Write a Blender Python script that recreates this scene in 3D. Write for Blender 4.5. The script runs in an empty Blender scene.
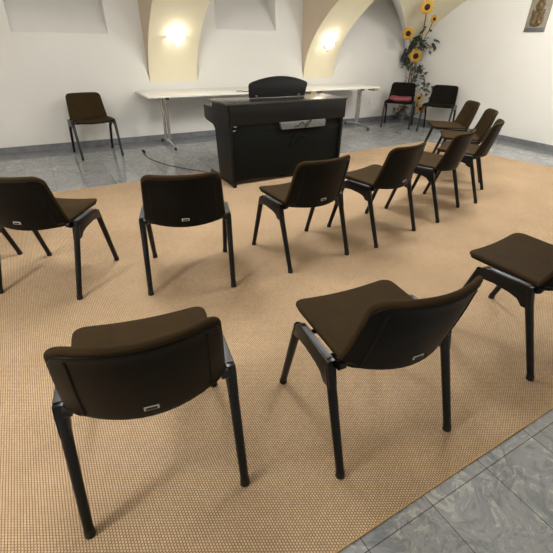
import bpy, bmesh, math, random
from mathutils import Vector, Matrix
random.seed(7)
PI = math.pi
S = bpy.context.scene
COL = S.collection

# ------------------------------------------------------------------ camera
PITCH, ROLL, CAMH, FPX = 0.5358184, 0.0197017, 1.42731, 396.1132
YAW = math.radians(30.0)
def _cam():
    c, s = math.cos(PITCH), math.sin(PITCH)
    f = Vector((0, c, -s)); u = Vector((0, s, c)); r = Vector((1, 0, 0))
    cr, sr = math.cos(ROLL), math.sin(ROLL)
    r2 = cr*r + sr*u; u2 = -sr*r + cr*u
    R = Matrix.Rotation(-YAW, 3, 'Z')
    r2, u2, f = R @ r2, R @ u2, R @ f
    m = Matrix(((r2.x, u2.x, -f.x, 0), (r2.y, u2.y, -f.y, 0), (r2.z, u2.z, -f.z, CAMH), (0, 0, 0, 1)))
    cd = bpy.data.cameras.new('camera'); co = bpy.data.objects.new('camera', cd); COL.objects.link(co)
    co.matrix_world = m
    cd.sensor_fit = 'HORIZONTAL'; cd.sensor_width = 36.0; cd.lens = 36.0*FPX/553.0
    cd.clip_start = 0.02
    S.camera = co
_cam()
S.view_settings.view_transform = 'Standard'; S.view_settings.look = 'None'
S.view_settings.gamma = 1.0; S.view_settings.use_curve_mapping = False
S.view_settings.exposure = 1.06
W = bpy.data.worlds.new('world'); S.world = W; W.use_nodes = True
W.node_tree.nodes['Background'].inputs[0].default_value = (1.0, 0.96, 0.9, 1)
W.node_tree.nodes['Background'].inputs[1].default_value = 0.15

def lamp(name, loc, power, radius, colr):
    l = bpy.data.lights.new(name, 'POINT'); l.energy = power; l.shadow_soft_size = radius; l.color = colr
    o = bpy.data.objects.new(name, l); o.location = loc; COL.objects.link(o); return o
WARM = (1.0, 0.93, 0.82)
WHITE = (1.0, 0.975, 0.935)
lamp('ceiling_light_front', (2.4, -1.0, 2.35), 62, 0.09, WHITE)
lamp('ceiling_light_left', (-1.9, 1.2, 2.45), 60, 0.16, WHITE)
lamp('ceiling_light_centre', (0.5, 3.1, 2.50), 48, 0.35, WHITE)
lamp('fill_light_middle', (3.0, 2.6, 2.50), 48, 0.35, WHITE)  # no separate fixture: added half of the centre light, split to soften shadows
lamp('fill_light_right', (5.2, 2.9, 2.45), 66, 0.30, WHITE)  # added fill for more even ambient on the right side, no known fixture
SCONCE_POWER = 1.7

# ------------------------------------------------------------------ materials
def sc(r, g, b):
    f = lambda v: ((v/255.0+0.055)/1.055)**2.4 if v/255.0 > 0.04045 else v/255.0/12.92
    return (f(r), f(g), f(b), 1.0)
def mat(name, col, rough=0.5, metal=0.0, spec=0.5, bump=0.0, bscale=200.0, var=0.0, vscale=6.0, coat=0.0, sheen=0.0):
    m = bpy.data.materials.new(name); m.use_nodes = True
    nt = m.node_tree; b = nt.nodes['Principled BSDF']
    b.inputs['Base Color'].default_value = col; b.inputs['Roughness'].default_value = rough
    b.inputs['Metallic'].default_value = metal; b.inputs['Specular IOR Level'].default_value = spec
    b.inputs['Coat Weight'].default_value = coat; b.inputs['Sheen Weight'].default_value = sheen
    tc = nt.nodes.new('ShaderNodeTexCoord')
    if var > 0:
        n = nt.nodes.new('ShaderNodeTexNoise'); n.inputs['Scale'].default_value = vscale; n.inputs['Detail'].default_value = 5
        nt.links.new(tc.outputs['Object'], n.inputs['Vector'])
        r = nt.nodes.new('ShaderNodeMapRange'); r.inputs[1].default_value = 0.3; r.inputs[2].default_value = 0.7
        r.inputs[3].default_value = 1-var; r.inputs[4].default_value = 1+var
        nt.links.new(n.outputs['Fac'], r.inputs[0])
        mx = nt.nodes.new('ShaderNodeVectorMath'); mx.operation = 'SCALE'; mx.inputs[0].default_value = col[:3]
        nt.links.new(r.outputs[0], mx.inputs['Scale']); nt.links.new(mx.outputs[0], b.inputs['Base Color'])
    if bump > 0:
        n = nt.nodes.new('ShaderNodeTexNoise'); n.inputs['Scale'].default_value = bscale; n.inputs['Detail'].default_value = 3
        nt.links.new(tc.outputs['Object'], n.inputs['Vector'])
        bp = nt.nodes.new('ShaderNodeBump'); bp.inputs['Strength'].default_value = bump; bp.inputs['Distance'].default_value = 0.003
        nt.links.new(n.outputs['Fac'], bp.inputs['Height']); nt.links.new(bp.outputs[0], b.inputs['Normal'])
    return m
M = {}
M['wall'] = mat('white_plaster', sc(223, 222, 218), 0.85, spec=0.2, bump=0.35, bscale=9, var=0.02, vscale=1.5)
M['cream'] = mat('cream_plaster', sc(228, 220, 194), 0.8, spec=0.2, bump=0.2, bscale=12, var=0.02, vscale=2)
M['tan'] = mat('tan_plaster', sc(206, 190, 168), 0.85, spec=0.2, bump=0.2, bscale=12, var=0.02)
M['skirt'] = mat('grey_stone_skirting', sc(118, 120, 124), 0.35, var=0.2, vscale=14)
M['border'] = mat('grey_stone_border', sc(122, 124, 128), 0.22, var=0.16, vscale=9)
M['fabric'] = mat('brown_fabric', sc(54, 42, 25), 0.92, spec=0.1, bump=0.5, bscale=500, var=0.10, vscale=14)
M['darkfabric'] = mat('black_brown_fabric', sc(24, 21, 17), 0.92, spec=0.1, bump=0.5, bscale=500, var=0.10, vscale=14)
M['shell'] = mat('black_plastic', sc(9, 10, 9), 0.40, spec=0.14, bump=0.15, bscale=600, var=0.05)
M['groove'] = mat('black_plastic_groove', sc(9, 9, 9), 0.6, spec=0.2)
M['frame'] = mat('black_enamel', sc(5, 5, 6), 0.3, spec=0.38)
M['rubber'] = mat('black_rubber', sc(14, 14, 14), 0.6)
M['plate'] = mat('dull_metal', sc(84, 86, 90), 0.45, metal=0.6)
M['chrome'] = mat('chrome', sc(205, 205, 205), 0.24, metal=1.0)
M['labelplate'] = mat('label_silver', sc(205, 205, 200), 0.4)
M['labelink'] = mat('label_ink', sc(22, 22, 22), 0.6)
M['laminate'] = mat('white_laminate', sc(243, 242, 236), 0.22, var=0.01)
M['edge'] = mat('pale_edge_band', sc(205, 202, 190), 0.5)
M['tanblock'] = mat('tan_wood_block', sc(176, 146, 108), 0.55)
M['piano'] = mat('black_piano_ash', sc(15, 15, 15), 0.42, spec=0.28, bump=0.12, bscale=80, var=0.12, vscale=25)
M['pianolid'] = mat('black_piano_lid', sc(44, 42, 40), 0.24, spec=0.7, var=0.08, vscale=20)
M['pianopanel'] = mat('dark_green_black_panel', sc(11, 14, 12), 0.5, spec=0.12, bump=0.1, bscale=90)
M['void'] = mat('slot_black', sc(6, 6, 6), 0.7)
M['silver'] = mat('brushed_silver', sc(112, 114, 115), 0.4, metal=0.35, var=0.12, vscale=30)
M['cable'] = mat('black_cable', sc(16, 16, 16), 0.5)
M['white'] = mat('white_plastic', sc(225, 225, 220), 0.4)
M['cushion'] = mat('dusty_red_cloth', sc(128, 62, 70), 0.9, bump=0.4, bscale=120, var=0.12, vscale=12)
M['petal'] = mat('yellow_petal', sc(238, 196, 88), 0.7, var=0.12, vscale=30)
M['disc'] = mat('dark_flower_centre', sc(44, 24, 20), 0.9, bump=0.6, bscale=200)
M['leaf'] = mat('silk_leaf', sc(94, 106, 84), 0.75, var=0.4, vscale=12)
M['leafdark'] = mat('dark_silk_leaf', sc(96, 102, 100), 0.75, var=0.4, vscale=12)
M['stem'] = mat('brown_stem', sc(98, 70, 58), 0.8)
M['pink'] = mat('faded_pink_petal', sc(168, 84, 80), 0.8)
M['greypatina'] = mat('grey_patina', sc(138, 132, 118), 0.6, var=0.15, vscale=20)
M['bronze'] = mat('bronze_relief', sc(104, 86, 60), 0.5, metal=0.3, bump=0.8, bscale=60, var=0.45, vscale=22)
M['bronzedark'] = mat('dark_bronze_strip', sc(92, 96, 96), 0.5, var=0.3, vscale=40)
M['windowframe'] = mat('window_frame_paint', sc(210, 208, 200), 0.5)
M['winglass'] = mat('window_glass', sc(40, 46, 56), 0.08, spec=0.8)
def emis(name, col, st):
    m = bpy.data.materials.new(name); m.use_nodes = True; b = m.node_tree.nodes['Principled BSDF']
    b.inputs['Base Color'].default_value = (1, 1, 1, 1)
    b.inputs['Emission Color'].default_value = col; b.inputs['Emission Strength'].default_value = st
    return m
M['bulb'] = emis('halogen_bulb', (1, 0.93, 0.8, 1), 22)
def glass():
    m = bpy.data.materials.new('clear_shade_glass'); m.use_nodes = True; nt = m.node_tree
    nt.nodes.clear(); o = nt.nodes.new('ShaderNodeOutputMaterial'); t = nt.nodes.new('ShaderNodeBsdfTransparent')
    t.inputs[0].default_value = (0.95, 0.95, 0.95, 1)
    g = nt.nodes.new('ShaderNodeBsdfPrincipled'); g.inputs['Base Color'].default_value = (.9, .9, .9, 1); g.inputs['Roughness'].default_value = 0.15
    x = nt.nodes.new('ShaderNodeMixShader'); x.inputs[0].default_value = 0.3
    nt.links.new(t.outputs[0], x.inputs[1]); nt.links.new(g.outputs[0], x.inputs[2]); nt.links.new(x.outputs[0], o.inputs[0])
    return m
M['glass'] = glass()

def floor_mat():
    m = bpy.data.materials.new('grey_marbled_stone_tiles'); m.use_nodes = True; nt = m.node_tree; N = nt.nodes.new; L = nt.links.new
    b = nt.nodes['Principled BSDF']
    tc = N('ShaderNodeTexCoord'); sep = N('ShaderNodeSeparateXYZ'); L(tc.outputs['Object'], sep.inputs[0])
    # swap axes so tiles are long in Y, narrow in X
    sx = N('ShaderNodeMath'); sx.operation = 'ADD'; sx.inputs[1].default_value = -0.907; L(sep.outputs[0], sx.inputs[0])
    sy = N('ShaderNodeMath'); sy.operation = 'ADD'; sy.inputs[1].default_value = -0.412; L(sep.outputs[1], sy.inputs[0])
    cb = N('ShaderNodeCombineXYZ'); L(sx.outputs[0], cb.inputs[0]); L(sy.outputs[0], cb.inputs[1])
    br = N('ShaderNodeTexBrick'); br.offset = 0.0; br.squash = 1.0
    br.inputs['Scale'].default_value = 1.0; br.inputs['Brick Width'].default_value = 0.30; br.inputs['Row Height'].default_value = 0.60
    br.inputs['Mortar Size'].default_value = 0.0018; br.inputs['Mortar Smooth'].default_value = 0.1
    br.inputs['Color1'].default_value = (1, 1, 1, 1); br.inputs['Color2'].default_value = (0.82, 0.82, 0.82, 1); br.inputs['Mortar'].default_value = (0.3, 0.28, 0.25, 1)
    L(cb.outputs[0], br.inputs['Vector'])
    # swirling veins
    n1 = N('ShaderNodeTexNoise'); n1.inputs['Scale'].default_value = 5.0; n1.inputs['Detail'].default_value = 4; n1.inputs['Distortion'].default_value = 1.2
    L(tc.outputs['Object'], n1.inputs['Vector'])
    sub = N('ShaderNodeVectorMath'); sub.operation = 'MULTIPLY_ADD'; sub.inputs[1].default_value = (0.5, 0.5, 0.5)
    L(n1.outputs['Color'], sub.inputs[0]); L(tc.outputs['Object'], sub.inputs[2])
    n2 = N('ShaderNodeTexNoise'); n2.inputs['Scale'].default_value = 9.0; n2.inputs['Detail'].default_value = 6; n2.inputs['Roughness'].default_value = 0.62; n2.inputs['Distortion'].default_value = 1.5
    L(sub.outputs[0], n2.inputs['Vector'])
    cr = N('ShaderNodeValToRGB'); e = cr.color_ramp.elements
    e[0].position = 0.30; e[0].color = sc(116, 121, 126); e[1].position = 0.50; e[1].color = sc(150, 153, 156)
    a = cr.color_ramp.elements.new(0.585); a.color = sc(156, 158, 159)
    a = cr.color_ramp.elements.new(0.63); a.color = sc(186, 188, 184)
    a = cr.color_ramp.elements.new(0.70); a.color = sc(166, 166, 164)
    L(n2.outputs['Fac'], cr.inputs[0])
    mx = N('ShaderNodeMix'); mx.data_type = 'RGBA'; mx.blend_type = 'MULTIPLY'; mx.inputs[0].default_value = 1
    L(cr.outputs[0], mx.inputs[6]); L(br.outputs['Color'], mx.inputs[7]); L(mx.outputs[2], b.inputs['Base Color'])
    b.inputs['Roughness'].default_value = 0.13; b.inputs['Specular IOR Level'].default_value = 0.65
    bp = N('ShaderNodeBump'); bp.inputs['Strength'].default_value = 0.08; bp.inputs['Distance'].default_value = 0.002
    L(n2.outputs['Fac'], bp.inputs['Height']); L(bp.outputs[0], b.inputs['Normal'])
    return m
M['floor'] = floor_mat()
def carpet_mat():
    m = bpy.data.materials.new('beige_woven_sisal'); m.use_nodes = True; nt = m.node_tree; N = nt.nodes.new; L = nt.links.new
    b = nt.nodes['Principled BSDF']
    tc = N('ShaderNodeTexCoord'); sep = N('ShaderNodeSeparateXYZ'); L(tc.outputs['Object'], sep.inputs[0])
    cb = N('ShaderNodeCombineXYZ'); L(sep.outputs[1], cb.inputs[0]); L(sep.outputs[0], cb.inputs[1])
    br = N('ShaderNodeTexBrick'); br.offset = 0.5; br.inputs['Scale'].default_value = 1.0
    br.inputs['Brick Width'].default_value = 0.0100; br.inputs['Row Height'].default_value = 0.0092
    br.inputs['Mortar Size'].default_value = 0.0023; br.inputs['Mortar Smooth'].default_value = 0.9
    br.inputs['Color1'].default_value = sc(213, 188, 156); br.inputs['Color2'].default_value = sc(198, 172, 140); br.inputs['Mortar'].default_value = sc(124, 98, 74)
    L(cb.outputs[0], br.inputs['Vector'])
    n = N('ShaderNodeTexNoise'); n.inputs['Scale'].default_value = 2.4; n.inputs['Detail'].default_value = 6; n.inputs['Roughness'].default_value = 0.6
    L(tc.outputs['Object'], n.inputs['Vector'])
    r = N('ShaderNodeMapRange'); r.inputs[1].default_value = 0.3; r.inputs[2].default_value = 0.7; r.inputs[3].default_value = 0.90; r.inputs[4].default_value = 1.06
    L(n.outputs['Fac'], r.inputs[0])
    v = N('ShaderNodeVectorMath'); v.operation = 'SCALE'; L(br.outputs['Color'], v.inputs[0]); L(r.outputs[0], v.inputs['Scale'])
    L(v.outputs[0], b.inputs['Base Color'])
    b.inputs['Roughness'].default_value = 0.95; b.inputs['Specular IOR Level'].default_value = 0.1
    inv = N('ShaderNodeMath'); inv.operation = 'SUBTRACT'; inv.inputs[0].default_value = 1; L(br.outputs['Fac'], inv.inputs[1])
    bp = N('ShaderNodeBump'); bp.inputs['Strength'].default_value = 0.5; bp.inputs['Distance'].default_value = 0.003
    L(inv.outputs[0], bp.inputs['Height']); L(bp.outputs[0], b.inputs['Normal'])
    return m
M['carpet'] = carpet_mat()
M['carpetedge'] = mat('carpet_binding', sc(196, 162, 112), 0.9)

# ------------------------------------------------------------------ mesh helpers
def obj(name, bm, m, parent=None, smooth=True, recalc=True):
    if recalc: bmesh.ops.recalc_face_normals(bm, faces=bm.faces)
    me = bpy.data.meshes.new(name); bm.to_mesh(me); bm.free()
    me.materials.append(m)
    if smooth:
        for p in me.polygons: p.use_smooth = True
        try: me.set_sharp_from_angle(angle=math.radians(38))
        except Exception: pass
    o = bpy.data.objects.new(name, me); COL.objects.link(o)
    if parent: o.parent = parent
    return o
def empty(name, loc=(0, 0, 0), rz=0.0):
    o = bpy.data.objects.new(name, None); COL.objects.link(o); o.location = loc; o.rotation_euler = (0, 0, rz)
    o.empty_display_size = 0.1; return o
def tag(o, label, cat, group=None):
    o['label'] = label; o['category'] = cat
    if group: o['group'] = group
    return o
def struct(o): o['kind'] = 'structure'; return o
def box(bm, x0, x1, y0, y1, z0, z1, bevel=0.0):
    vs = [bm.verts.new((x, y, z)) for z in (z0, z1) for x, y in ((x0, y0), (x1, y0), (x1, y1), (x0, y1))]
    fs = [bm.faces.new([vs[i] for i in q]) for q in ((3, 2, 1, 0), (4, 5, 6, 7), (0, 1, 5, 4), (1, 2, 6, 5), (2, 3, 7, 6), (3, 0, 4, 7))]
    if bevel > 0:
        ed = list({e for f in fs for e in f.edges})
        bmesh.ops.bevel(bm, geom=ed, offset=bevel, segments=2, affect='EDGES', profile=0.5)
    return bm
def bxo(name, m, parent, *a, bevel=0.004):
    bm = bmesh.new(); box(bm, *a, bevel=bevel); return obj(name, bm, m, parent)
def prism(bm, pts, axis, a0, a1, bevel=0.0):
    """pts 2-D polygon; axis 'x' -> (y,z) extruded in x; 'z' -> (x,y) extruded in z; 'y' -> (x,z)"""
    f = {'x': lambda p, a: (a, p[0], p[1]), 'y': lambda p, a: (p[0], a, p[1]), 'z': lambda p, a: (p[0], p[1], a)}[axis]
    A = [bm.verts.new(f(p, a0)) for p in pts]; B = [bm.verts.new(f(p, a1)) for p in pts]; n = len(pts)
    fs = [bm.faces.new(A), bm.faces.new(B[::-1])] + [bm.faces.new((A[i], B[i], B[(i+1) % n], A[(i+1) % n])) for i in range(n)]
    if bevel > 0:
        ed = [e for e in set(fs[0].edges) | set(fs[1].edges)]
        bmesh.ops.bevel(bm, geom=ed, offset=bevel, segments=2, affect='EDGES', profile=0.5)
    return bm
def tube(bm, pts, rad, n=14, cap=True, flat=1.0):
    """pts: list of Vector; rad: float or list; flat: scale of second axis"""
    pts = [Vector(p) for p in pts]
    if not isinstance(rad, (list, tuple)): rad = [rad]*len(pts)
    rings = []; up = None
    for i, p in enumerate(pts):
        d = (pts[min(i+1, len(pts)-1)] - pts[max(i-1, 0)]).normalized()
        if up is None:
            up = Vector((0, 1, 0)) if abs(d.y) < 0.8 else Vector((1, 0, 0))
        a = d.cross(up).normalized(); b = a.cross(d).normalized(); up = b
        rings.append([bm.verts.new(p + a*math.cos(2*PI*k/n)*rad[i] + b*math.sin(2*PI*k/n)*rad[i]*flat) for k in range(n)])
    for i in range(len(rings)-1):
        for k in range(n): bm.faces.new((rings[i][k], rings[i][(k+1) % n], rings[i+1][(k+1) % n], rings[i+1][k]))
    if cap: bm.faces.new(rings[0][::-1]); bm.faces.new(rings[-1])
    return bm
def smooth_path(pts, n=8):
    P = [Vector(p) for p in pts]; P = [P[0]*2-P[1]] + P + [P[-1]*2-P[-2]]; out = []
    for i in range(1, len(P)-2):
        for k in range(n):
            t = k/n; a, b, c, d = P[i-1:i+3]
            out.append(0.5*((2*b)+(c-a)*t+(2*a-5*b+4*c-d)*t*t+(3*b-a-3*c+d)*t**3))
    out.append(P[-2]); return out
def round_poly(pts, rad, seg=6):
    out = []; n = len(pts)
    for i in range(n):
        p = Vector(pts[i]); a = Vector(pts[i-1]); b = Vector(pts[(i+1) % n]); r = rad[i]
        if r <= 0: out.append(p); continue
        da = (a-p).normalized(); db = (b-p).normalized()
        s, e = p+da*r, p+db*r
        for k in range(seg+1):
            t = k/seg; out.append((1-t)**2*s + 2*t*(1-t)*p + t*t*e)
    return out
def resample(poly, step):
    out = []; n = len(poly)
    for i in range(n):
        a, b = poly[i], poly[(i+1) % n]; d = (b-a).length; k = max(1, int(d/step))
        for j in range(k): out.append(a + (b-a)*j/k)
    return out
def panel(bm, outline, surf, thick, rings=7, edge=4):
    """a curved padded sheet: outline in (a,b) mapped by surf to 3-D, with rounded rim"""
    c = sum(outline, Vector((0, 0)))/len(outline); h = 1e-3
    def pn(q):
        p = surf(q.x, q.y); du = surf(q.x+h, q.y)-p; dv = surf(q.x, q.y+h)-p
        return p, du.cross(dv).normalized()
    mean = sum((q-c).length for q in outline)/len(outline)
    layers = []
    r = thick/2
    for k in range(1, rings+1): layers.append((k/rings*(1-r/mean), r))
    for k in range(1, edge*2): a = PI/2 - PI*k/(edge*2); layers.append((1-r/mean+math.cos(a)*r/mean, math.sin(a)*r))
    for k in range(rings, 0, -1): layers.append((k/rings*(1-r/mean), -r))
    V = []
    for s, o in layers:
        row = []
        for q in outline:
            p, n = pn(c+(q-c)*s); row.append(bm.verts.new(p+n*o))
        V.append(row)
    p, n = pn(c); t0 = bm.verts.new(p+n*r); t1 = bm.verts.new(p-n*r); m = len(outline)
    for k in range(m):
        bm.faces.new((t0, V[0][k], V[0][(k+1) % m])); bm.faces.new((t1, V[-1][(k+1) % m], V[-1][k]))
        for i in range(len(V)-1): bm.faces.new((V[i][k], V[i+1][k], V[i+1][(k+1) % m], V[i][(k+1) % m]))
    return bm
def ellipsoid(bm, c, r, seg=16, ring=10, rot=None):
    res = bmesh.ops.create_uvsphere(bm, u_segments=seg, v_segments=ring, radius=1.0)
    m = Matrix.Translation(Vector(c)) @ (rot.to_4x4() if rot else Matrix()) @ Matrix.Diagonal((r[0], r[1], r[2], 1))
    bmesh.ops.transform(bm, matrix=m, verts=res['verts']); return bm

# ------------------------------------------------------------------ room shell
XL, XR, YB, YF = -3.6, 7.0, 6.8, -2.6
bm = bmesh.new(); box(bm, XL-.2, XR+.2, YF-.2, YB+.9, -0.12, 0.0); struct(obj('floor', bm, M['floor'], smooth=False))
# darker stone border along the walls
bm = bmesh.new(); box(bm, XL, XR, YB-0.44, YB-0.001, -0.01, 0.002); struct(obj('trim_1', bm, M['border'], smooth=False))
bm = bmesh.new(); box(bm, XR-0.32, XR-0.001, YF, YB-0.441, -0.01, 0.002); struct(obj('trim_2', bm, M['border'], smooth=False))
# skirting boards
bm = bmesh.new(); box(bm, XL, XR, YB-0.012, YB+.0005, 0.0, 0.085, bevel=0.002); struct(obj('baseboard_back', bm, M['skirt'], smooth=False))
bm = bmesh.new(); box(bm, XR-0.012, XR+.0005, YF, YB-0.013, 0.0, 0.085, bevel=0.002); struct(obj('baseboard_right', bm, M['skirt'], smooth=False))

# barrel vault profile (springs from the long walls at z0)
YC, VA, Z0, VB = 2.1, 4.7, 0.85, 1.93
def vault_y(z): return YC + VA*math.sqrt(max(0, 1-((z-Z0)/VB)**2))
RIBS = [(-3.6, -2.41), (-1.10, -0.38), (1.63, 2.39), (4.41, 5.07)]
BAYS = [(-2.41, -1.10, None, 1.5), (-0.38, 1.63, (-0.03, 1.14), 1.475), (2.39, 4.41, (2.77, 3.845), 1.575), (5.07, 7.0, None, 1.54)]
LEAN, NY = 0.13, 7.62
def grid(bm, P):
    V = [[bm.verts.new(p) for p in r] for r in P]
    for i in range(len(V)-1):
        for j in range(len(V[0])-1): bm.faces.new((V[i][j], V[i][j+1], V[i+1][j+1], V[i+1][j]))
# ribs: cream soffit strips of the barrel
def rib_strip(x0, x1, z_top=2.0):
    pass
def arc_z(x, x0, x1, last=False):
    t = (x-(x0+x1)/2)/((x1-x0)/2); return 0.85 + 0.54*math.sqrt(max(0.0, 1-abs(t)**2.3))
def top_z(x, x0, x1):
    t = (x-(x0+x1)/2)/((x1-x0)/2); return 2.30 + 0.28*math.sqrt(max(0.0, 1-t*t))
def wall_y(x, z, x0, x1): return YB + max(0.0, z-arc_z(x, x0, x1))*LEAN*0.6 + 0.030*min(1.0, max(0.0, z-arc_z(x, x0, x1))/0.12)
wall = bmesh.new()          # the whole long back wall up to the vault
sides = bmesh.new()         # tan flanks of the ribs
ceil = bmesh.new()          # the white barrel ceiling with its lunette tunnels
ribm = bmesh.new()
NZ = 26
def colz(zb, za, n): return [zb+(za-zb)*i/n for i in range(n+1)]
for (x0, x1) in RIBS:
    grid(wall, [[(x, YB, z) for z in (0.0, 0.4, Z0)] for x in (x0, x1)])
    P = []
    for x in (x0, x0+0.02, x1-0.02, x1):
        P.append([(x, YC+VA*math.cos(a), Z0+VB*math.sin(a)) for a in [PI*k/120 for k in range(121)]])
    grid(ribm, P)
for (x0, x1, nic, nz) in BAYS:
    NXC = 44; xs = [x0+(x1-x0)*i/NXC for i in range(NXC+1)]
    if nic: xs = sorted(set([x for x in xs if min(abs(x-nic[0]), abs(x-nic[1])) > 0.012] + [nic[0], nic[1]]))
    def column(x, ztop):
        az = arc_z(x, x0, x1)
        zz = [0.0, 0.45, Z0*0.99] + [Z0*0.99+(az-Z0*0.99)*k/4 for k in range(1, 5)] + [az+0.12*min(1, (ztop-az)/0.25)] + [az+0.12*min(1, (ztop-az)/0.25)+(ztop-az-0.12*min(1, (ztop-az)/0.25))*k/5 for k in range(1, 6)]
        return [(x, wall_y(x, z, x0, x1), z) for z in zz]
    for a, b in zip(xs, xs[1:]):
        inn = nic and a >= nic[0]-1e-6 and b <= nic[1]+1e-6
        grid(wall, [column(x, nz if inn else top_z(x, x0, x1)) for x in (a, b)])
    # tunnel over the bay and the barrel above it
    P = []; Q = []
    for x in xs:
        zt = top_z(x, x0, x1); yv = vault_y(zt)
        P.append([(x, yv+(NY-yv)*k/4, zt) for k in range(5)])
        a0 = math.asin((zt-Z0)/VB)
        Q.append([(x, YC+VA*math.cos(a0+(PI-a0)*k/60), Z0+VB*math.sin(a0+(PI-a0)*k/60)) for k in range(61)])
    grid(ceil, P); grid(ceil, Q)
    # flanks
    for x in (x0, x1):
        if x >= XR-1e-6: continue
        zt = top_z(x, x0, x1)
        grid(sides, [[(x, wall_y(x, z, x0, x1), z), (x, min(vault_y(z), wall_y(x, z, x0, x1)), z)] for z in [Z0, Z0+.03]+colz(Z0+.06, zt, NZ)])
    # splayed window recess with steep sloping sill
    if nic:
        yb = YB+0.03+(nz-1.39)*LEAN*0.6
        zs = 2.36; ys = yb+(zs-nz)*0.90
        zt = 2.58
        grid(wall, [[(x, wall_y(x, nz, x0, x1), nz), (x, ys, zs)] for x in nic])
        for x in nic:
            pr = [(x, wall_y(x, z, x0, x1), z) for z in colz(nz, zt, 8)]
            bk = [(x, min(ys, yb+(z-nz)*0.90), z) for z in colz(nz, zt, 8)]
            grid(wall, [pr, bk])
struct(obj('wall_back', wall, M['wall']))
struct(obj('trim_3', sides, M['tan'], smooth=False))
struct(obj('trim_4', ribm, M['cream']))
struct(obj('ceiling', ceil, M['wall']))
# windows at the top of the sloping sills
n = 0
for (x0, x1, nic, nz) in BAYS:
    if not nic: continue
    n += 1
    ys = YB+0.03+(nz-1.39)*LEAN*0.6+(2.36-nz)*0.90
    w = empty('window_%d' % n, ((nic[0]+nic[1])/2, ys+0.03, 2.36)); struct(w)
    h = (nic[1]-nic[0])/2
    f = bmesh.new()
    box(f, -h-.02, h+.02, -.02, .02, -.03, .02); box(f, -h-.02, h+.02, -.02, .02, .13, .18)
    box(f, -h-.02, -h+.03, -.02, .02, .02, .13); box(f, h-.03, h+.02, -.02, .02, .02, .13); box(f, -.02, .02, -.02, .02, .02, .13)
    obj('window_frame', f, M['windowframe'], w)
    g = bmesh.new(); box(g, -h+.03, h-.03, -.004, .004, .02, .13); obj('pane', g, M['winglass'], w)
# corner web: cream vault skin narrowing down to the springing in the corner
web = bmesh.new(); flank = bmesh.new(); P = []; F = []
for z in colz(Z0, 2.55, 30):
    yv = vault_y(z); xg = 7.0-1.47*(YB-yv); xw = 7.0-0.34*(7.0-xg)
    P.append([(xg+(7.0-xg)*k/6, yv-0.001, z) for k in range(7)])
    F.append([(xw, YB+0.12, z), (xg, yv-0.001, z)])
grid(web, P); grid(flank, F)
struct(obj('trim_5', web, M['cream'])); struct(obj('trim_6', flank, M['wall']))
# end walls and the opposite long wall
def end_wall(name, x, sgn):
    b = bmesh.new()
    pts = [(YF, 0.0)] + [(YC-VA*math.cos(PI*k/60), Z0+VB*math.sin(PI*k/60)) for k in range(61)] + [(YB+.9, Z0+1.2), (YB+.9, 0.0)]
    pts = [(YF-.1, 0.0), (YF-.1, 3.0), (YB+.9, 3.0), (YB+.9, 0.0)]
    prism(b, pts, 'x', x, x+sgn*0.15); return struct(obj(name, b, M['wall'], smooth=False))
end_wall('wall_right', XR, 1); end_wall('wall_left', XL, -1)
bm = bmesh.new(); box(bm, XL, XR, YF-.15, YF, 0, Z0+.02); struct(obj('wall_front', bm, M['wall'], smooth=False))

# ------------------------------------------------------------------ carpet
cp = [(-3.45, 0.455), (6.30, 0.465), (6.12, 2.2), (5.95, 3.0), (5.84, 3.6), (5.70, 4.60), (5.62, 4.82), (3.5, 4.735), (0.5, 4.70), (-3.45, 4.70)]
bm = bmesh.new(); prism(bm, cp, 'z', 0.0005, 0.009)
carpet = obj('carpet', bm, M['carpet'], smooth=False)
tag(carpet, 'large beige woven sisal carpet covering the middle of the grey stone floor', 'carpet')
bm = bmesh.new(); tube(bm, [(x, y, 0.0046) for x, y in cp+cp[:1]], 0.0043, n=8, flat=1.0)
obj('edge_binding', bm, M['carpetedge'], carpet)
CZ = 0.009

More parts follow.
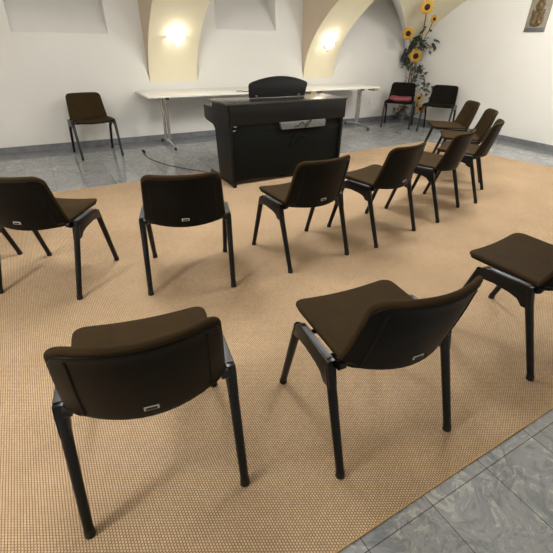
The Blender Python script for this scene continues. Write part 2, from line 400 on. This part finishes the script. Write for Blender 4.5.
# ------------------------------------------------------------------ chairs
def make_chair():
    root = empty('stacking_chair')
    # seat
    def seat_surf(x, y):
        z = 0.454 + 0.018*(x/0.243)**2 + 0.006*((y)/0.25) - 0.012*max(0, (y-0.19)/0.07)**2*0.4
        return Vector((x, y, z))
    out = resample(round_poly([(-0.240, -0.165), (0.240, -0.165), (0.246, 0.257), (-0.246, 0.257)], [0.06, 0.06, 0.055, 0.055]), 0.02)
    b = bmesh.new(); panel(b, out, lambda x, y: seat_surf(x, y)+Vector((0, 0, 0.004)), 0.020); seat = obj('seat', b, M['fabric'], root)
    out2 = [p*0.975 for p in out]
    b = bmesh.new(); panel(b, out2, lambda x, y: seat_surf(x, y)-Vector((0, 0, 0.012)), 0.012); obj('seat_shell', b, M['shell'], seat)
    # back rest
    def bz0(x): return 0.443 + 0.012*min(1.6, (x/0.22)**2)
    def back_surf(x, t):
        z = bz0(x) + (0.772-bz0(x))*t
        w = 1.0
        y = -0.200 - 0.072*t - 0.006*math.sin(PI*t) - 0.012*max(0, (t-0.8)/0.2)**2 + (0.076-0.014*t)*(x/0.22)**2
        return Vector((x*w, y, z))
    # outline in (x, t): wider at the bottom
    out = resample(round_poly([(-0.232, 0.0), (0.232, 0.0), (0.2205, 1.0), (-0.2205, 1.0)], [0.018, 0.018, 0.0, 0.0]), 0.02)
    # corner rounding in true size at the top (t is scaled by about 0.33 m)
    out = []
    def P(x, t): out.append(Vector((x, t)))
    K = 8
    for k in range(13): P(-0.236+0.472*k/12, 0.0)
    P(0.245, 0.035)
    for k in range(1, 8): P(0.245-0.0195*k/8, 0.06+0.80*k/8)
    r, rt = 0.050, 0.15
    for k in range(K+1): a = PI/2*k/K; P(0.2255-r+r*math.cos(a), 1-rt+rt*math.sin(a))
    for k in range(1, 12): P(0.1755-0.351*k/12, 1.0)
    for k in range(K+1): a = PI/2+PI/2*k/K; P(-0.2255+r+r*math.cos(a), 1-rt+rt*math.sin(a))
    for k in range(7, 0, -1): P(-0.245+0.0195*k/8, 0.06+0.80*k/8)
    P(-0.245, 0.035)
    def panel_back(bm, s_x, s_t0, s_t1, off, th):
        o = [Vector((p.x*s_x, s_t0+(s_t1-s_t0)*p.y)) for p in out]
        def sf(x, t):
            p = back_surf(x, t); h = 1e-3
            nn = (back_surf(x+h, t)-p).cross(back_surf(x, t+h)-p).normalized()   # points to -y (rear)
            if nn.y > 0: nn = -nn
            return p + nn*off
        # radial scaling needs comparable units: scale t
        c = 3.0
        o2 = [Vector((p.x, p.y/c)) for p in o]
        panel(bm, o2, lambda x, t: sf(x, t*c), th)
    b = bmesh.new(); panel_back(b, 1.0, 0.0, 1.0, 0.0, 0.024); back = obj('backrest', b, M['fabric'], root)
    b = bmesh.new(); panel_back(b, 0.955, -0.012, 0.950, 0.0115, 0.010); obj('back_shell', b, M['shell'], back)
    # two dark grooves along the sides of the back shell
    for s in (-1, 1):
        b = bmesh.new(); pts = []
        for k in range(13):
            t = 0.04+0.83*k/12; x = s*(0.182-0.012*t)
            p = back_surf(x, t); h = 1e-3
            nn = (back_surf(x+h, t)-p).cross(back_surf(x, t+h)-p).normalized()
            if nn.y > 0: nn = -nn
            pts.append(p+nn*0.0158)
        tube(b, pts, 0.0048, n=8)
        obj('shell_groove', b, M['groove'], back)
    # label plate at the foot of the back shell
    p = back_surf(0, 0.15)
    def plate(name, hw, hh, off, m, par):
        bb = bmesh.new(); box(bb, -hw, hw, -0.0015, 0.0015, -hh, hh, bevel=0.0008)
        bmesh.ops.transform(bb, matrix=Matrix.Translation((0, p.y-0.0205-off, p.z)) @ Matrix.Rotation(math.radians(10), 4, 'X'), verts=bb.verts)
        return obj(name, bb, m, par, smooth=False)
    lp = plate('label_plate', 0.022, 0.0085, 0.0, M['labelplate'], back)
    bb = bmesh.new(); box(bb, -0.0165, 0.0165, -0.001, 0.001, -0.0045, 0.0045)
    bmesh.ops.transform(bb, matrix=Matrix.Translation((0, p.y-0.0225, p.z)) @ Matrix.Rotation(math.radians(10), 4, 'X'), verts=bb.verts)
    # ink strip belongs to the plate's mesh: second material
    me = lp.data; me.materials.append(M['labelink'])
    tmp = bmesh.new(); tmp.from_mesh(me); n0 = len(tmp.faces)
    me2 = bpy.data.meshes.new('t'); bb.to_mesh(me2); bb.free(); tmp.from_mesh(me2); tmp.faces.ensure_lookup_table()
    for f in tmp.faces[n0:]: f.material_index = 1
    tmp.to_mesh(me); tmp.free(); bpy.data.meshes.remove(me2)
    # side brackets, legs, feet
    for s in (-1, 1):
        prof = [(-0.120, 0.432), (-0.112, 0.464), (0.118, 0.464), (0.140, 0.450), (0.167, 0.390), (0.136, 0.390),
                (0.114, 0.404), (0.060, 0.404), (-0.025, 0.398), (-0.068, 0.386), (-0.090, 0.355), (-0.140, 0.355)]
        b = bmesh.new(); prism(b, prof, 'x', s*0.252, s*0.284, bevel=0.003); br = obj('side_bracket', b, M['frame'], root)
        b = bmesh.new(); box(b, min(s*0.256, s*0.280), max(s*0.256, s*0.280), -0.095, 0.098, 0.4645, 0.468, bevel=0.001); obj('linking_plate', b, M['plate'], br)
        b = bmesh.new(); tube(b, [(s*0.254, -0.128, 0.452), (s*0.228, -0.128, 0.452)], 0.017, n=16); box(b, min(s*.235, s*.2525), max(s*.235, s*.2525), -0.13, -0.07, 0.430, 0.455, bevel=0.004)
        obj('pivot', b, M['frame'], br)
        for (ya, za, yb_, xb) in ((0.148, 0.435, 0.2754, 0.2634), (-0.098, 0.435, -0.2484, 0.2667)):
            b = bmesh.new(); A = Vector((s*0.267, ya, za)); B = Vector((s*xb, yb_, 0.012))
            tube(b, [A, A.lerp(B, .3), A.lerp(B, .7), B], [0.0190, 0.0182, 0.0168, 0.0160], n=16)
            leg = obj('leg', b, M['frame'], root)
            b = bmesh.new(); d = (B-A).normalized(); T = Vector((B.x, B.y, 0.0))
            tube(b, [B-d*0.016, B-d*0.008, T], [0.0168, 0.0176, 0.0180], n=16)
            for v_ in b.verts: v_.co.z = max(v_.co.z, 0.0003)
            obj('foot_cap', b, M['rubber'], leg)
    b = bmesh.new()
    for y in (0.09, -0.06): tube(b, [(-0.258, y, 0.437), (-.2, y, .432), (.2, y, .432), (0.258, y, 0.437)], 0.0095, n=10)
    obj('crossbar', b, M['frame'], root)
    return root
def copy_thing(r):
    def rec(o, par):
        c = o.copy(); COL.objects.link(c)
        if par: c.parent = par
        for ch in [x for x in ALLCH.get(o.name, [])]: rec(ch, c)
        return c
    return rec(r, None)
proto = make_chair()
ALLCH = {}
for o in bpy.data.objects:
    if o.parent: ALLCH.setdefault(o.parent.name, []).append(o)
ROW = 'brown chairs in the curved row on the carpet'
FRONT = 'brown chairs in the foreground row on the carpet'
WALLG = 'brown chairs on the stone floor by the walls'
CH = [
 (0.127, 1.098, -9.4, 1, 'brown-rimmed black-backed chair nearest the camera at lower left, seen squarely from behind', FRONT),
 (0.968, 0.884, -5.5, 1, 'brown chair in the middle of the foreground row, turned right, grey plate beside its seat', FRONT),
 (2.062, 0.884, 4.4, 1, 'brown chair in the foreground cut off by the right edge of the photo', FRONT),
 (-0.740, 3.290, -50.0, 1, 'chair at the far left of the curved row, only one black leg showing', ROW),
 (-0.112, 2.763, -35.4, 1, 'brown chair at the left edge of the photo, facing away beside the far left leg', ROW),
 (0.695, 2.405, -17.2, 1, 'black-backed brown chair in the curved row just left of the piano, facing away', ROW),
 (1.562, 2.337, 3.4, 1, 'brown chair in the curved row directly in front of the black piano', ROW),
 (2.349, 2.390, 10.7, 1, 'brown chair in the curved row just right of the piano, its seat showing at left', ROW),
 (3.164, 2.553, 19.8, 1, 'brown chair in the curved row, second to the right of the piano', ROW),
 (3.875, 2.755, 30.0, 1, 'brown chair in the right-hand cluster, nearest the camera of its last three', ROW),
 (4.446, 3.220, 46.0, 1, 'brown chair in the right-hand cluster, middle of its last three', ROW),
 (4.900, 3.800, 56.0, 1, 'brown chair at the far end of the curved row, nearest the corner sunflowers', ROW),
 (0.637, 6.275, 185.6, 0, 'dark brown chair standing alone against the white wall, facing the room', WALLG),
 (6.250, 6.125, 128.7, 0, 'dark chair in the corner with a red cushion on its seat', WALLG),
 (6.590, 5.450, 118.0, 0, 'dark chair against the right wall, just right of the sunflowers, empty seat', WALLG),
]
for i, (x, y, a, on, lab, g) in enumerate(CH):
    c = proto if i == 0 else copy_thing(proto)
    c.location = (x, y, CZ if on else 0.0)
    if i >= 13:
        for ch in c.children:
            if ch.name.startswith(('seat', 'backrest')):
                ch.data = ch.data.copy(); ch.data.materials[0] = M['darkfabric']
    c.location = (x, y, CZ if on else 0.0); c.rotation_euler = (0, 0, math.radians(a)); tag(c, lab, 'chair', g)

# red cushion on the corner chair
b = bmesh.new()
out = resample(round_poly([(-0.20, -0.145), (0.20, -0.145), (0.21, 0.20), (-0.21, 0.20)], [0.07]*4), 0.025)
panel(b, out, lambda x, y: Vector((x, y, 0.033+0.014*(x/0.2)**2+0.004*math.sin(x*30)*math.sin(y*24))), 0.062)
cu = obj('seat_cushion', b, M['cushion']); cu.location = (6.25-0.02, 6.125-0.016, 0.476); cu.rotation_euler = (0, 0, math.radians(128.7))
tag(cu, 'dusty red padded cushion lying on the corner chair seat', 'cushion')

# ------------------------------------------------------------------ digital piano
pn = empty('digital_piano', (2.46, 4.38, CZ)); tag(pn, 'black digital piano seen from its back, standing at the far edge of the carpet', 'piano')
def L(x): return x-2.46
def Yl(y): return y-4.38
def pbox(name, m, x0, x1, y0, y1, z0, z1, bev=0.004, par=None):
    return bxo(name, m, par or pn, L(x0), L(x1), Yl(y0), Yl(y1), z0, z1, bevel=bev)
pbox('lid', M['pianolid'], 1.695, 3.235, 4.005, 4.50, 0.842, 0.862)
pbox('upper_back_panel', M['piano'], 1.722, 3.222, 4.012, 4.045, 0.648, 0.8415, 0.003)
pbox('slot', M['void'], 1.75, 3.17, 4.058, 4.075, 0.562, 0.665, 0.001)
lower = pbox('lower_back_panel', M['pianopanel'], 1.752, 3.170, 4.035, 4.056, 0.050, 0.572, 0.003)
for i, x in enumerate((1.722, 3.172)):
    b = bmesh.new()
    prof = [(4.015, 0.035), (4.015, 0.842), (4.50, 0.842), (4.50, 0.775), (4.76, 0.775), (4.76, 0.640), (4.70, 0.615), (4.50, 0.600), (4.44, 0.560), (4.37, 0.035)]
    prism(b, [(Yl(p), q) for p, q in prof], 'x', L(x), L(x+0.03), bevel=0.002); obj('side_panel', b, M['piano'], pn)
    fo = bmesh.new(); box(fo, L(x-0.004), L(x+0.034), Yl(3.955), Yl(4.66), 0.012, 0.045, bevel=0.006)
    f = obj('foot', fo, M['piano'], pn)
    for yy in (3.975, 4.60):
        c = bmesh.new(); tube(c, [(L(x-0.002), Yl(yy), 0.0155), (L(x+0.03), Yl(yy), 0.0155)], 0.0155, n=14); obj('caster', c, M['rubber'], f)
kb = pbox('keybed', M['piano'], 1.754, 3.170, 4.46, 4.75, 0.64, 0.70)
pbox('key_cover', M['pianolid'], 1.754, 3.170, 4.505, 4.748, 0.702, 0.772, 0.008)
pbox('stretcher', M['piano'], 1.754, 3.170, 4.18, 4.21, 0.04, 0.22)
pd = pbox('pedal_box', M['piano'], 2.28, 2.62, 4.22, 4.36, 0.02, 0.10)
for x in (2.36, 2.45, 2.54): pbox('pedal', M['chrome'], x-0.012, x+0.012, 4.36, 4.44, 0.035, 0.045, 0.003, pd)
# music rest with arched top
b = bmesh.new(); pts = [(-0.365, 0.0), (0.365, 0.0)]
for k in range(17): t = 1-2*k/16; pts.append((t*0.385, 0.150+0.072*(1-t*t)))
pts = [tuple(p) for p in round_poly(pts, [0.0, 0.0, 0.03]+[0]*15+[0.03], 4)]
prism(b, pts, 'y', -0.009, 0.009, bevel=0.002)
bmesh.ops.transform(b, matrix=Matrix.Translation((L(2.482), Yl(4.36), 0.866)) @ Matrix.Rotation(math.radians(13), 4, 'X'), verts=b.verts)
mr = obj('music_rest', b, M['void'], pn)
for x in (2.20, 2.76): bxo('rest_clip', M['plate'], mr, L(x)-0.012, L(x)+0.012, Yl(4.335), Yl(4.352), 0.863, 0.893, bevel=0.003)
# silver connector strip in the slot, small latch and thin cable
b = bmesh.new(); prism(b, [(L(2.345), 0.572), (L(2.925), 0.572), (L(2.925), 0.650), (L(2.315), 0.650), (L(2.330), 0.625)], 'y', Yl(3.992), Yl(4.034), bevel=0.003)
cs = obj('connector_strip', b, M['silver'], pn)
b = bmesh.new(); tube(b, smooth_path([(L(2.50), Yl(3.988), 0.590), (L(2.56), Yl(3.984), 0.612), (L(2.60), Yl(3.984), 0.640), (L(2.64), Yl(3.984), 0.605), (L(2.68), Yl(3.984), 0.640), (L(2.72), Yl(3.986), 0.648), (L(2.655), Yl(3.984), 0.585)]), 0.0045, n=8)
obj('connector_lead', b, M['cable'], cs)
b = bmesh.new(); tube(b, smooth_path([(L(2.66), Yl(3.984), 0.59), (L(2.58), Yl(4.020), 0.54), (L(2.50), Yl(4.028), 0.47), (L(2.475), Yl(4.028), 0.39), (L(2.51), Yl(4.028), 0.36), (L(2.56), Yl(4.028), 0.42), (L(2.62), Yl(4.028), 0.48), (L(2.68), Yl(4.028), 0.47)]), 0.0042, n=8)
tube(b, smooth_path([(L(2.80), Yl(4.030), 0.355), (L(2.86), Yl(4.030), 0.352), (L(2.93), Yl(4.030), 0.368)]), 0.003, n=8)
ll = obj('hanging_lead', b, M['shell'], pn)
b = bmesh.new(); box(b, L(1.765), L(1.805), Yl(4.018), Yl(4.034), 0.628, 0.642, bevel=0.003); box(b, L(1.755), L(1.79), Yl(4.018), Yl(4.034), 0.590, 0.604, bevel=0.003)
lt = obj('latch', b, M['chrome'], pn)

# ------------------------------------------------------------------ tables
def table(x0, x1, legx, label, blocks):
    yc = 6.38; t = empty('conference_table', ((x0+x1)/2, yc, 0)); tag(t, label, 'table', 'white folding tables along the back wall')
    cx = (x0+x1)/2; h = (x1-x0)/2
    bxo('tabletop', M['laminate'], t, -h, h, -0.39, 0.39, 0.722, 0.748, bevel=0.004)
    for lx in legx:
        u = lx-cx
        b = bmesh.new()
        for dx in (-0.028, 0.028):
            tube(b, [(u+dx, 0.0, 0.705), (u+dx*0.95, 0.0, 0.06)], [0.024, 0.022], n=14)
        leg = obj('leg', b, M['chrome'], t)
        b = bmesh.new(); tube(b, smooth_path([(u, -0.37, 0.030), (u, -0.18, 0.058), (u, 0.0, 0.068), (u, 0.16, 0.058), (u, 0.31, 0.030)], 6), 0.024, n=12, flat=0.7)
        ft = obj('foot', b, M['chrome'], leg)
        b = bmesh.new(); tube(b, [(u-0.022, 0.31, 0.024), (u+0.022, 0.31, 0.024)], 0.024, n=14); tube(b, [(u, -0.365, 0.0), (u, -0.365, 0.03)], 0.02, n=12)
        obj('caster', b, M['rubber'], ft)
        b = bmesh.new(); box(b, u-0.10, u+0.10, -0.06, 0.06, 0.700, 0.721, bevel=0.004); box(b, u+0.02, u+0.075, -0.045, 0.045, 0.655, 0.701, bevel=0.006)
        obj('folding_clamp', b, M['rubber'], leg)
    for bx in blocks: bxo('corner_block', M['tanblock'], t, bx-cx-0.055, bx-cx+0.055, -0.37, -0.20, 0.680, 0.7215, bevel=0.004)
table(1.375, 4.045, (1.69, 3.70), 'long white folding table against the back wall, left of and behind the piano', ())
table(4.055, 5.555, (4.45, 5.42), 'shorter white folding table against the back wall, between the piano and the cushioned chair', (4.115, 5.495))

# ------------------------------------------------------------------ wall sconces
def sconce(x, z, label, power, xa, xb):
    y = vault_y(z)
    t = empty('wall_sconce', (x, y, z)); tag(t, label, 'wall lamp', 'glass wall lamps on the cream arches')
    b = bmesh.new(); box(b, -0.04, 0.04, -0.03, 0.008, -0.045, 0.02, bevel=0.006); obj('wall_bracket', b, M['chrome'], t)
    b = bmesh.new(); tube(b, [(-0.14, -0.035, 0.02), (0.14, -0.035, 0.02)], 0.008, n=10)
    for s in (-1, 1): ellipsoid(b, (s*0.14, -0.035, 0.02), (0.016, 0.016, 0.016), 12, 8)
    obj('rail', b, M['chrome'], t)
    # fan-shaped glass bowl: half cone of pleated glass
    b = bmesh.new(); P = []
    for k in range(25):
        a = PI*k/24; rr = 1+(0.05 if k % 2 else 0)
        P.append([(math.cos(a)*(0.030+0.105*s)*rr, -0.035-math.sin(a)*(0.015+0.080*s)*rr, -0.115+0.125*s) for s in (0, .33, .66, 1)])
    grid(b, P)
    for f in list(b.faces): pass
    bmesh.ops.solidify(b, geom=list(b.faces), thickness=0.003)
    obj('glass_shade', b, M['glass'], t)
    b = bmesh.new(); tube(b, [(-0.045, -0.06, -0.03), (0.045, -0.06, -0.03)], 0.010, n=10); obj('bulb', b, M['bulb'], t)
    b = bmesh.new(); tube(b, [(xa-x, 0.0, 0.02), (-0.14, -0.004, 0.02)], 0.0032, n=6); tube(b, [(0.14, -0.004, 0.02), (xb-x, 0.0, 0.02)], 0.0032, n=6)
    obj('wire', b, M['plate'], t)
    l = lamp('sconce_light', (0, -0.10, 0.03), power, 0.05, WARM); l.parent = t
sconce(2.02, 1.43, 'glowing glass wall lamp on the left cream arch above the table', SCONCE_POWER, 1.63, 2.39)
sconce(4.74, 1.40, 'glowing glass wall lamp on the right cream arch, above and right of the piano', SCONCE_POWER, 4.41, 5.07)

# ------------------------------------------------------------------ sunflowers in the corner
sf = empty('artificial_sunflowers', (6.84, 6.54, 0)); tag(sf, 'tall arrangement of artificial sunflowers and leaves standing in the corner behind the chairs', 'artificial flowers')
O = Vector((6.84, 6.54, 0))
CAM = Vector((0, 0, CAMH))
def facing(p, tiltz=0.0, tiltx=0.0):
    d = Vector((-0.62, -0.76, -0.12)) ; d.normalize()
    q = d.to_track_quat('Z', 'Y').to_matrix()
    return Matrix.Rotation(tiltz, 3, 'Z') @ q @ Matrix.Rotation(tiltx, 3, 'X')
def flower(p, r, tz=0.0, tx=0.0, m='petal', name='flower', dr=0.40):
    p = Vector(p)-O; R = facing(p, tz, tx).to_4x4(); R.translation = p
    b = bmesh.new()
    for ring in range(2):
        n = 15
        for k in range(n):
            a = 2*PI*(k+0.5*ring)/n + random.uniform(-.08, .08); rl = r*random.uniform(.9, 1.05)
            w = r*0.17; z0 = 0.004-0.006*ring; c, s = math.cos(a), math.sin(a)
            pts = []
            for (q, ww, zz) in ((0.30, 0.5, 0.0), (0.55, 1.0, 0.012), (0.8, 0.75, 0.004), (1.0, 0.05, -0.02)):
                for sg in (-1, 1): pts.append(b.verts.new(((q*rl*c-sg*w*ww*s), (q*rl*s+sg*w*ww*c), z0+zz+random.uniform(-.003, .003))))
            for i in range(3): b.faces.new((pts[2*i], pts[2*i+1], pts[2*i+3], pts[2*i+2]))
    bmesh.ops.solidify(b, geom=list(b.faces), thickness=0.0015)
    bmesh.ops.transform(b, matrix=R, verts=b.verts)
    f = obj(name, b, M[m], sf)
    b = bmesh.new(); ellipsoid(b, (0, 0, 0.006), (r*dr, r*dr, r*0.16), 18, 10); bmesh.ops.transform(b, matrix=R, verts=b.verts)
    obj('flower_centre', b, M['disc'], f)
    b = bmesh.new(); ellipsoid(b, (0, 0, -0.014), (r*0.4, r*0.4, 0.016), 12, 8); bmesh.ops.transform(b, matrix=R, verts=b.verts)
    obj('calyx', b, M['leaf'], f)
# px -> place on the plane through the arrangement
def at(px, py, depth=0.0):
    c, s = math.cos(PITCH), math.sin(PITCH)
    m = S.camera.matrix_world
    d = m.to_3x3() @ Vector(((px-276.5)/FPX, -(py-276.5)/FPX, -1.0))
    o = Vector((0, 0, CAMH)); n = Vector((1.0, 0.15, 0)).normalized()
    t = (O-o).dot(n)/d.dot(n); return o + d*t - d.normalized()*depth
PF = [(427.3, 7, .116, 0.05, 0.12), (408.3, 33.5, .112, -.1, .05), (415.8, 56, .135, 0.0, 0.05), (434.2, 19, .068, .3, .1), (419.0, 98, .085, .3, .2), (421.0, 108.5, .10, -.1, .3)]
for (px, py, r, tz, tx) in PF: flower(at(px, py, 1.15 if py < 12 else 0.80 if px < 410 else 0.55 if px > 430 else 0.09), r, tz, tx)
base = Vector((6.86, 6.60, 0.02))-O
b = bmesh.new()
def stem(px, py, r=0.007, dep=0.05, mid=None):
    e = at(px, py, dep)-O; m1 = at(*(mid or (414, 75)))-O
    tube(b, smooth_path([base+Vector((random.uniform(-.04, .04), random.uniform(-.04, .04), 0)), base.lerp(m1, .55), m1, m1.lerp(e, .6)+Vector((0.01, 0, 0)), e], 5), r, n=7)
stem(427, 9, dep=1.13, mid=(421, 40)); stem(409, 34, dep=0.78, mid=(412, 60)); stem(416, 57, mid=(413, 80)); stem(433, 21, dep=0.53, mid=(422, 45)); stem(419, 98, mid=(414, 110)); stem(421, 108, mid=(416, 114)); stem(415, 20, mid=(415, 50))
obj('stem', b, M['stem'], sf)
def leafmesh(b, p, d, ln, w, up):
    d = d.normalized(); s = d.cross(up).normalized(); n = s.cross(d)
    pr = []
    for q, ww, zz in ((0, .08, 0), (.25, .75, .03), (.55, 1, .04), (.8, .6, .0), (1, .05, -.06)):
        for sg in (-1, 0, 1): pr.append(b.verts.new(p+d*ln*q+s*sg*w*ww+n*(zz*ln*2-(abs(sg)*-.12*w*ww))))
    for i in range(4):
        for j in range(2): b.faces.new((pr[3*i+j], pr[3*i+j+1], pr[3*i+j+4], pr[3*i+j+3]))
def foliage(name, m, spots, n, rad, ln):
    b = bmesh.new()
    for (px, py, rx, ry) in spots:
        for k in range(n):
            p = at(px+random.gauss(0, rx), py+random.gauss(0, ry), random.uniform(-.02, .12))-O
            d = Vector((random.uniform(-1, .6), random.uniform(-1, .5), random.uniform(-.9, .5)))
            leafmesh(b, p, d, ln*random.uniform(.7, 1.25), ln*random.uniform(.26, .38), Vector((random.uniform(-.4, .4), random.uniform(-.4, .4), 1)))
    for v in b.verts:
        v.co.x = min(v.co.x, 6.97-O.x); v.co.y = min(v.co.y, 6.77-O.y)
        zl = Z0+VB*math.sqrt(max(0, 1-((v.co.y+O.y-YC)/VA)**2))-0.03
        v.co.z = min(max(v.co.z, 0.02), zl if v.co.z > 1.3 else 9)
    bmesh.ops.solidify(b, geom=list(b.faces), thickness=0.0015)
    obj(name, b, M[m], sf, recalc=False)
foliage('foliage', 'leaf', [(424, 45, 3.5, 4), (431, 47, 3, 3), (414, 44, 3, 3), (406, 63, 2, 2), (423, 68, 2, 3), (418, 76, 3, 4), (428, 88, 3, 3), (403, 108, 6, 6), (415, 20, 2, 1.5), (422, 15, 1.5, 1)], 10, 1, .115)
foliage('dark_foliage', 'leafdark', [(420, 40, 3, 6), (427, 38, 3, 5), (407, 42, 2, 2), (405, 60, 2, 2.5), (416, 68, 3, 4), (412, 88, 4, 4), (398, 110, 6, 5), (410, 112, 6, 5), (426, 91, 3, 4), (421, 82, 2, 4)], 9, 1, .10)
foliage('pink_blossom', 'pink', [(408, 77, 1.8, 2), (411, 72, 1.5, 3), (400, 108, 3, 3)], 8, 1, .05)
b = bmesh.new(); tube(b, [base-Vector((0, 0, .02)), base+Vector((0, 0, .03)), base+Vector((0, 0, .15))], [.06, .07, .085], n=24); obj('pot', b, M['leafdark'], sf)

# ------------------------------------------------------------------ relief plaque on the right wall
pl = empty('wall_plaque', (XR-0.001, 4.315, 1.84)); tag(pl, 'bronze and grey relief plaque hanging high on the right wall', 'plaque')
bxo('backing', M['greypatina'], pl, -0.022, 0.0, -0.16, 0.16, -0.22, 0.24, bevel=0.003)
b = bmesh.new()
def blob(y, z, ry, rz, rx=0.016, rot=0.0): ellipsoid(b, (-0.022, y, z), (rx, ry, rz), 18, 10, Matrix.Rotation(rot, 3, 'X'))
blob(0.0, -0.06, 0.105, 0.10); blob(0.0, 0.11, 0.045, 0.052, 0.028); blob(0.0, 0.12, 0.075, 0.08, 0.010); blob(-0.045, -0.01, 0.035, 0.09, 0.024, 0.5); blob(0.05, -0.02, 0.035, 0.10, 0.022, -0.5)
blob(0.025, 0.01, 0.035, 0.045, 0.032); blob(-0.03, -0.10, 0.05, 0.045, 0.026); blob(0.055, -0.10, 0.04, 0.05, 0.024)
obj('relief_figure', b, M['bronze'], pl)
bxo('base_strip', M['bronzedark'], pl, -0.030, -0.018, -0.155, 0.155, -0.215, -0.168, bevel=0.003)

# ------------------------------------------------------------------ outlet and cables
t = bxo('wall_outlet', M['white'], None, 6.06, 6.14, YB-0.012, YB+.0, 0.33, 0.45, bevel=0.004)
tag(t, 'small white double socket low on the back wall beside the table end', 'socket')
b = bmesh.new(); tube(b, smooth_path([(1.227, 6.02, 0.012), (1.215, 5.85, 0.006), (1.217, 5.664, 0.006), (1.32, 5.275, 0.006), (1.489, 4.985, 0.006), (1.60, 4.80, 0.010), (1.65, 4.72, 0.0145), (1.685, 4.60, 0.0145)]), 0.0042, n=8)
pc = obj('power_cable', b, M['cable']); tag(pc, 'thin black power cable lying on the grey floor left of the piano', 'cable')
b = bmesh.new(); tube(b, [(1.228, 6.00, 0.020), (1.229, 6.07, 0.022)], [0.014, 0.022], n=12); tube(b, [(1.229, 6.07, 0.022), (1.229, 6.085, 0.022)], [0.022, 0.02], n=12)
obj('plug', b, M['rubber'], pc)
b = bmesh.new(); tube(b, smooth_path([(2.78, 6.16, 0.754), (2.84, 6.12, 0.757), (2.88, 6.05, 0.754), (2.96, 6.02, 0.754), (3.06, 6.01, 0.754)]), 0.005, n=8)
hc = obj('audio_cable', b, M['cable']); tag(hc, 'short black cable lying on the white table behind the music rest', 'cable')
